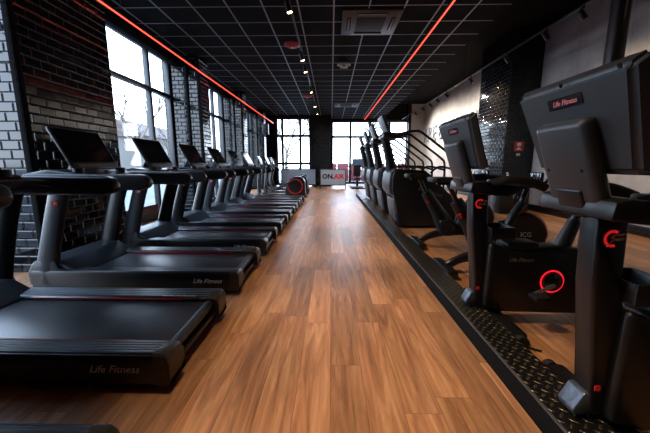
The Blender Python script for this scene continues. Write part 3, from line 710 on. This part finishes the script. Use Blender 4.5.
# ------------------------------------------------------------------ upright bikes (consoles towards the aisle)
def make_bike():
    t = thing('upright_bike', '', 'exercise bike', group='upright bikes beside the chequer plate')
    # local x: 0 at front stabiliser, + towards the wall. y 0 centre
    # pedestal
    pd = MB().prism([(-.06, .09), (.12, .09), (.24, .5), (.02, 1.06), (-.22, 1.06), (-.2, .98), (-.08, .45), (-.05, .2)][:0] or
                    [(.0, .14), (.3, .14), (.2, .3), (.1, .55), (.055, .75), (.04, 1.06), (-.085, 1.06), (-.07, .75), (-.025, .4)], -.055, .055, 'y', .02, 3).build('pedestal', 'metal', t)
    MB().ring((-.025, -.058, .955), .03, .006, .003, 'y', 32, 60, 290).build('emblem_ring', emit('emblem_glow', (1., .02, .03), .45), pd)  # faint glow makes the ring read bright on the dark pedestal
    MB().prism([(-.047, .92), (-.012, .955), (-.025, .96), (.0, .988), (-.036, .958), (-.023, .953)], -.062, -.056).prism([(-.012, .945), (.018, .952), (.018, .961), (-.012, .954)], -.062, -.056).prism([(-.006, .966), (.024, .973), (.024, .981), (-.006, .975)], -.062, -.056).build('emblem_mark', 'gold', pd)
    MB().box(.0, .025, -.0575, -.055, .27, .295).build('power_switch', 'redgloss', pd)
    MB().prism([(.0, .14), (.02, .16), (-.0, .25), (-.03, .25), (-.075, .165), (-.065, .14)], -.05, .05, 'y', .01, 2).build('tilt_foot_cover', 'greymetal', t)
    MB().box(.1, .22, -.4, .4, .01, .09, .02, 3).box(.12, .2, -.05, .05, .08, .14).build('front_stabilizer', 'plastic', t)
    MB().box(1.1, 1.2, -.3, .3, .03, .09, .02, 3).build('rear_stabilizer', 'plastic', t)
    for s in (-1, 1): MB().cyl((.16, s*.42, .045), .045, .04, 'y', 20).build('wheel', 'rubber', t)
    # body shroud
    body = [(.05, .14), (.2, .1), (1.14, .08), (1.16, .2), (1.0, .32), (.84, .5), (.76, .62), (.6, .63), (.3, .6), (.2, .62), (.06, .66)]
    b = MB().prism(body, -.1, .1, 'y', .03, 3).build('body_shroud', 'plastic', t)
    MB().text('Life Fitness', .042, frame_mat((.30, -.1015, .53), (1, 0, 0), (0, 0, 1)), .001, shear=.35).build('lettering', 'dimprint', b)
    MB().ring((.55, -.102, .36), .085, .006, .004, 'y', 48).build('crank_ring', 'ring_led', b)
    MB().lathe([(.075, -.0), (.075, -.014), (.03, -.03), (.001, -.03)], (.55, -.1, .36), 'y').build('crank_disc', 'gloss', b)
    MB().box(.2, .44, -.09, .09, .6, .66, .02, 3).build('rim_tray', 'softplastic', b)
    for s in (-1, 1):
        MB().tube([(.55, s*.13, .34), (.55+s*.15, s*.15, .34+s*.06)], .015).build('crank_arm', 'silver' if s < 0 else 'metal', t)
        MB().box(.49+s*.15, .61+s*.15, min(s*.16, s*.26), max(s*.16, s*.26), .325+s*.06, .355+s*.06, .008).build('pedal', 'rubber', t)
    # seat
    MB().tube([(.66, 0, .6), (.74, 0, .82)], .05, n=16, rs=[.06, .045]).build('seat_sleeve', 'shell', t)
    MB().tube([(.72, 0, .78), (.8, 0, 1.0)], .028, n=16).build('seat_post', 'greymetal', t)
    MB().prism([(.62, .03), (.75, .06), (.88, .15), (1.0, .15), (1.02, .1), (1.02, -.1), (1.0, -.15), (.88, -.15), (.75, -.06), (.62, -.03)], 1.0, 1.08, 'z', .025, 3).build('seat', 'cloth_pad', t)
    # basket / cup tray on the pedestal
    MB().prism([(.06, .69), (.22, .69), (.24, .78), (.225, .78), (.212, .705), (.07, .705), (.06, .78), (.045, .78)], -.11, .11, 'y', .004).box(.05, .23, -.115, -.1, .69, .78, .004).box(.05, .23, .1, .115, .69, .78, .004).build('storage_bin', 'softplastic', t)
    # console deck with handlebars
    MB().prism([(-.17, 1.05), (.1, 1.02), (.2, 1.06), (.18, 1.1), (-.1, 1.13), (-.16, 1.12)], -.2, .2, 'y', .015, 2).build('console_deck', 'plastic', t)
    MB().box(.0, .1, -.15, -.07, 1.105, 1.14, .01).build('device_holder', 'blue', t)
    MB().tube([(-.02, -.14, 1.1), (.04, -.22, 1.14), (.2, -.24, 1.13), (.32, -.24, 1.09)], .03, smooth=4).build('handlebar', 'rubber', t)
    MB().tube([(-.02, .14, 1.1), (.04, .22, 1.14), (.2, .24, 1.13), (.32, .24, 1.09)], .03, smooth=4).build('handlebar', 'rubber', t)
    a = Vector((-.11, 0, 1.20)); c2 = Vector((-.245, 0, 1.585)); mt = frame_mat((a+c2)/2, (0, -1, 0), (c2-a))  # z -> away from user (aisle)
    L = (c2-a).length/2
    # mat axes: x = -y (near), y = up, z = x cross y
    zdir = Vector((0, -1, 0)).cross((c2-a).normalized())
    sg = 1 if zdir.x < 0 else -1
    def bx(mb, x0, x1, y0, y1, z0, z1, bev=0, seg=3):
        zz = sorted((sg*z0, sg*z1)); return mb.box(x0, x1, y0, y1, zz[0], zz[1], bev, seg, mat=mt)
    # tapered back shell
    sh = bmesh.new()
    w0, w1, z0, z1 = .315, .285, -.03, .028
    vs = [sh.verts.new((sx*w0, sy*L, sg*z0)) for sx, sy in ((-1, -1), (1, -1), (1, 1), (-1, 1))]
    vt = [sh.verts.new((sx*(w1), sy*(L-.03), sg*z1)) for sx, sy in ((-1, -1), (1, -1), (1, 1), (-1, 1))]
    vs[0].co.x = -.27; vs[1].co.x = .27; vt[0].co.x = -.24; vt[1].co.x = .24
    sh.faces.new(vs); sh.faces.new(vt[::-1])
    for i in range(4): sh.faces.new((vs[i], vt[i], vt[(i+1) % 4], vs[(i+1) % 4]))
    bmesh.ops.recalc_face_normals(sh, faces=sh.faces)
    bmesh.ops.bevel(sh, geom=sh.edges[:], offset=.016, segments=3, affect='EDGES')
    cb = MB(); cb._merge(sh, mt); con = cb.build('console', 'shell', t)
    bx(MB(), -.26, .26, -L+.02, L-.02, -.034, -.0305).build('screen', 'screen', con)
    bx(MB(), -.09, .09, L-.115, L-.07, .027, .030, .003, 1).build('badge_plate', 'gloss', con)
    tm_ = mt @ (Matrix.Translation((0, L-.093, sg*.0305)) if sg > 0 else Matrix.Translation((0, L-.093, -.0305)) @ Matrix.Rotation(math.pi, 4, 'Y'))
    MB().text('Life Fitness', .028, tm_, .0006, shear=.35, offset=.0005).build('badge_lettering', 'pinkprint', con)
    bx(MB(), -.27, .27, L-.045, L-.04, .0275, .029).build('shell_seam', 'greymetal', con)
    for sx in (-.25, 0, .25): bx(MB(), sx-.008, sx+.008, L-.035, L-.02, .027, .031, .003, 1).build('screw_cap', 'gloss', con)
    # neck housing
    nk = MB(); bx(nk, -.135, .135, -L-.09, L-.16, .02, .085, .03, 4)
    nko = nk.build('neck_housing', 'shell', t)
    for sx in (-.09, .09): bx(MB(), sx-.006, sx+.006, -L+.05, -L+.062, .084, .0865, .002, 1).build('screw', 'gloss', nko)
    nb = MB(); bx(nb, -.07, .07, -L-.14, -L-.02, .0, .094, .012, 3); nb.build('neck_bracket', 'plastic', t)
    return t
bk = make_bike(); bk.location = (1.155, 1.29, 0)
bk['label'] = 'nearest black upright bike, big console cut by the right edge of the photo'
dup(bk, (1.15, 2.40, 0), 'black upright bike with red ring on its crank, second from the camera')

# power cable and adjustable rails on the floor beside the kerb
tag(MB().tube([(1.42, 1.93, .012), (1.33, 1.97, .012), (1.27, 1.9, .012), (1.28, 1.8, .012), (1.26, 1.7, .012)], .006, n=8, smooth=5).build('power_cable', 'rubber'), 'thin black power cable lying on the floor between the two upright bikes', 'cable')

# ------------------------------------------------------------------ cabinet with bottle near the column
cb_ = thing('floor_cabinet', 'black cabinet standing before the tiled pier by the right wall', 'cabinet', (4.62, 8.1, 0))
MB().box(-.35, .35, -.25, .25, .06, .82, .01).build('body', 'plastic', cb_)
MB().box(-.37, .37, -.27, .27, .82, .85, .005).build('worktop', 'yellow', cb_)
for s in (-1, 1):
    d = MB().box(min(s*.01, s*.34), max(s*.01, s*.34), -.27, -.25, .08, .8, .004).build('door', 'metal', cb_)
    MB().box(s*.05-.008, s*.05+.008, -.29, -.27, .4, .55, .003).build('handle', 'silver', d)
MB().box(-.33, .33, -.22, .22, 0, .06).build('plinth', 'rubber', cb_)
bt = thing('spray_bottle', 'small white spray bottle standing on the black cabinet', 'bottle', (4.5, 8.05, .85))
MB().lathe([(.035, 0), (.04, .01), (.04, .1), (.015, .14), (.015, .16)]).build('bottle_body', 'white', bt)
MB().box(-.04, .015, -.012, .012, .16, .19, .004).build('trigger_head', 'white', bt)

# red notice on the tiled pier
nt_ = thing('fire_notice', 'small red and white fire notice mounted on the black tiled pier', 'sign', (5.08, 8.69, 1.72))
MB().box(-.13, .13, -.008, 0, -.13, .13).build('plate', 'red', nt_)
MB().box(-.05, .05, -.011, -.008, .01, .1).prism([(-.08, -.09), (.08, -.09), (.0, -.01)], -.011, -.008).build('pictogram', 'white', nt_)
tg_ = MB().box(-.05, .05, -.006, 0, -.25, -.18).build('lower_tag', 'white', nt_)

# ------------------------------------------------------------------ ceiling things
def hanging_strip(x, z, ya, yb, label, wires):
    t = thing('led_strip_light', label, 'light', (x, 0, z))
    MB().box(-.014, .014, ya, yb, .008, .04).build('housing', 'metal', t)
    MB().box(-.009, .009, ya, yb, -.008, .008, .003).build('diffuser', 'red_led', t)
    top = (CZ if x < 3 else RZ)-z
    for y in wires: MB().cyl((0, y, (top+.05)/2), .0035, top-.05, n=6).build('hanging_wire', 'metal', t)
hanging_strip(-3.13, 3.42, -3.0, 17.4, 'long glowing red light strip hanging along the left windows', [1, 3, 5, 7, 9, 11, 13, 15, 17])
hanging_strip(1.76, 3.56, -3.0, 17.0, 'long glowing red light strip hanging right of the aisle', [1, 3, 5, 7, 9, 11, 13, 15, 16.8])

def track(x, z, ya, yb, label, wires, top):
    t = thing('light_track', label, 'track', (x, 0, z))
    MB().box(-.018, .018, ya, yb, -.015, .015, .003).build('rail', 'metal', t)
    for y in wires: MB().cyl((0, y, (top-z)/2), .005, top-z, n=6).build('hanger', 'metal', t)
track(-.68, 3.80, -2.5, 17, 'black light track running down the ceiling above the aisle', [1, 4, 7, 10, 13, 16], CZ)
track(4.0, 3.74, -2.5, 18.2, 'black light track hung in front of the concrete wall', [0, 2.5, 4.9, 7.3, 9.8, 12.4, 15, 17.5], RZ)

def spot(loc, aim, label, lit, power, group, ang=70, glow=True, col=(1, .74, .47)):
    t = thing('track_spotlight', label, 'spotlight', loc, group=group)
    MB().box(-.014, .014, -.035, .035, -.04, .0, .003).cyl((0, 0, -.06), .008, .05, n=8).build('bracket', 'metal', t)
    d = (Vector(aim)-Vector(loc)).normalized()
    hm = d.to_track_quat('-Z', 'Y').to_matrix().to_4x4(); hm.translation = Vector((0, 0, -.11))
    b = MB(); lb_ = MB(); lb_.lathe([(.001, .075), (.038, .075), (.042, .07), (.042, -.09), (.037, -.09), (.037, -.02), (.001, -.02)], n=24)
    bmesh.ops.transform(lb_.bm, matrix=hm, verts=lb_.bm.verts); h = lb_.build('lamp_head', 'metal', t)
    MB().cyl((0, 0, -.087 if glow else -.03), .0365, .004, n=24, mat=hm).build('lens', 'warm' if lit else 'screen', h)
    if lit:
        l = bpy.data.lights.new('spot', 'SPOT'); l.energy = power; l.color = col; l.spot_size = R(ang); l.spot_blend = .7 if loc[0] < 0 else 1.0; l.shadow_soft_size = .035
        o = bpy.data.objects.new('lamp_light', l); COL.objects.link(o); o.parent = t
        hm2 = hm.copy(); hm2.translation = Vector((0, 0, -.11)) + d*.1; o.matrix_local = hm2
SP = 1.0
cl = [(.2, 'added behind the camera position to brighten the floor'), (1.6, 'added unseen above the camera to brighten the floor'), (3.1, 'added just above the view to brighten the floor'), (5.3, 'lit and nearest the camera of those on the ceiling track'), (7.6, 'lit beyond the first red ceiling disc'),  # first three are unseen lamps added to brighten the near floor
      (8.5, 'close behind the lit one past the red disc'), (10.8, 'between the two red ceiling discs'), (13.4, 'beyond the far red ceiling disc'), (15.4, 'last before the end windows')]
for y, lb in cl:
    spot((-.68, y, 3.785), (.45 if y < 4 else (.4 if y < 8 else .1), y+.1, 0), 'small black aisle spotlight ' + lb, True, (270 if y < 6 else 230)*SP, 'spotlights on the aisle track', 56 if y < 4 else 60)
wlb = [(5.5, 'right beside the round steel column', False), (6.35, 'lit, between the column and the tiled pier', True), (7.65, 'unlit, right in front of the tiled pier', False), (9.5, 'lit, at the far side of the tiled pier', True),
       (11.4, 'first past the pier over the silver letters', True), (12.3, 'second past the pier', True), (13.2, 'third past the pier', True), (14.2, 'fourth past the pier', True), (15.4, 'fifth past the pier', True), (17.0, 'last, by the end window', True)]
for y, lb, lit in wlb:
    spot((4.0, y, 3.725), (5.5, y-.2, 1.7 if y < 10 else 2.5), 'small black wall track spotlight ' + lb, lit, {11.4: 260, 12.3: 120, 13.2: 120, 14.2: 180, 15.4: 320, 17.0: 520}.get(y, 200)*SP, 'spotlights on the wall track', 110 if y < 10 else 140, y < 10, (1, .74, .47) if y < 10 else (1, .88, .76))
# unseen lamps added on this track to brighten the wall behind the bikes
for y in (1.2, 3.4):
    spot((4.0, y, 3.725), (5.3, y+1, 0.8), 'unseen small black wall track spotlight added over the %s upright bike, above the frame' % ('nearest' if y < 2 else 'second'), True, 110*SP, 'spotlights on the wall track', 100)

def cassette(loc, label, s=1.0):
    t = thing('ceiling_air_unit', label, 'air conditioner', loc, group='ceiling air units')
    q = .525*s
    p = MB(); p.box(-q, q, -q, q, -.035, 0, .012, 2).build('panel', 'hvac', t)
    MB().box(-.26*s, .26*s, -.26*s, .26*s, -.042, -.035, .003).build('intake_grille', 'hvac_dark', t)
    for sx, sy in ((1, 0), (-1, 0), (0, 1), (0, -1)):
        a = MB()
        if sx: a.box(sx*.4*s-.04, sx*.4*s+.04, -.27*s, .27*s, -.045, -.036, .004)
        else: a.box(-.27*s, .27*s, sy*.4*s-.04, sy*.4*s+.04, -.045, -.036, .004)
        f = a.build('louvre', 'hvac_dark', t)
        b = MB()
        if sx: b.box(sx*.4*s-.012, sx*.4*s+.012, -.25*s, .25*s, -.052, -.045, .003)
        else: b.box(-.25*s, .25*s, sy*.4*s-.012, sy*.4*s+.012, -.052, -.045, .003)
        b.build('flap', 'dimprint', f)
cassette((.72, 6.36, CZ), 'square dark air conditioning cassette in the ceiling, nearest the camera')
cassette((.66, 14.5, CZ), 'square dark air conditioning cassette in the ceiling near the end windows')
def disc(loc, label):
    t = thing('red_ceiling_disc', label, 'alarm', loc, group='red round units on the ceiling')
    MB().lathe([(.001, -.075), (.06, -.072), (.12, -.055), (.17, -.03), (.18, -.008), (.18, 0)], n=40).build('cover', 'red', t)
    g = MB()
    for k in range(6):
        a = k*math.pi/3; g.box(-.012, .012, -.012, .012, -.066, -.055, .003, mat=Matrix.Translation((.1*math.cos(a), .1*math.sin(a), .0)))
    g.build('openings', 'hvac_dark', t)
    MB().cyl((0, 0, -.076), .025, .008, n=20).build('centre_button', 'white', t)
disc((-.87, 7.42, CZ), 'round red unit on the ceiling nearest the camera, beside the aisle track')
disc((-.93, 12.7, CZ), 'smaller looking far round red unit on the ceiling by the aisle track')
em = thing('emergency_light', 'small white twin head emergency light hanging below the ceiling', 'emergency light', (.33, 8.7, CZ))
MB().box(-.1, .1, -.03, .03, -.14, -.0, .01).build('body', 'white', em)
for s in (-1, 1): MB().lathe([(.02, 0), (.045, -.02), (.045, -.06), (.01, -.06)], (s*.13, 0, -.02)).build('lamp', 'white', em)
MB().box(-.03, .03, -.033, -.03, -.11, -.06).build('pictogram', simple('green_print', (.03, .3, .12), .5), em)
spk = thing('wall_speaker', 'black loudspeaker mounted high on the pier near the far left windows', 'speaker', (-3.14, 15.3, 2.9))
MB().box(-.14, .14, -.14, .1, -.25, .25, .015, 3).build('cabinet', 'plastic', spk)
MB().cyl((0, -.142, -.06), .09, .01, 'y', 28).build('cone', 'rubber', spk); MB().box(-.16, -.12, -.03, .03, -.03, .03).build('bracket', 'metal', spk)

# ------------------------------------------------------------------ world, camera
w = bpy.data.worlds.new('sky'); scene.world = w; w.use_nodes = True
nt = w.node_tree; nt.nodes.clear()
o = nt.nodes.new('ShaderNodeOutputWorld'); bg = nt.nodes.new('ShaderNodeBackground')
tc = nt.nodes.new('ShaderNodeTexCoord'); sx = nt.nodes.new('ShaderNodeSeparateXYZ'); nt.links.new(tc.outputs['Generated'], sx.inputs[0])
cr = nt.nodes.new('ShaderNodeValToRGB'); cr.color_ramp.elements[0].position = .0; cr.color_ramp.elements[0].color = (.8, .87, 1, 1)
cr.color_ramp.elements[1].position = .7; cr.color_ramp.elements[1].color = (.5, .68, 1, 1)
nt.links.new(sx.outputs[2], cr.inputs[0]); nt.links.new(cr.outputs[0], bg.inputs[0]); bg.inputs[1].default_value = 12.0
nt.links.new(bg.outputs[0], o.inputs[0])

def portal(loc, rot, sx_, sy_):
    l = bpy.data.lights.new('window_portal', 'AREA'); l.shape = 'RECTANGLE'; l.size = sx_; l.size_y = sy_; l.cycles.is_portal = True
    ob = bpy.data.objects.new('window_portal', l); COL.objects.link(ob); ob.location = loc; ob.rotation_euler = rot
for a, b in gaps: portal((XL-.2, (a+b)/2, 1.92), (0, R(-90), 0), 3.7, b-a)
portal((-2.1, YB1+.25, 1.92), (R(-90), 0, 0), 2.0, 3.7)
portal((2.3, YB2+.25, 1.92), (R(-90), 0, 0), 4.6, 3.7)

cam = bpy.data.cameras.new('camera'); co = bpy.data.objects.new('camera', cam); COL.objects.link(co)
cam.sensor_width = 36; cam.lens = 310/650*36; cam.clip_start = .02; cam.clip_end = 300
co.location = (0, 0, 1.25); co.rotation_euler = (R(90-9.6), 0, R(1.1))
scene.camera = co
scene.view_settings.view_transform = 'Standard'; scene.view_settings.look = 'None'
scene.view_settings.exposure = 0.0; scene.view_settings.gamma = 1
scene.view_settings.use_curve_mapping = False
scene.cycles.use_denoising = True
scene.cycles.max_bounces = 8; scene.cycles.diffuse_bounces = 4; scene.cycles.glossy_bounces = 4; scene.cycles.transparent_max_bounces = 12
scene.cycles.sample_clamp_indirect = 6
scene.cycles.caustics_reflective = False; scene.cycles.caustics_refractive = False
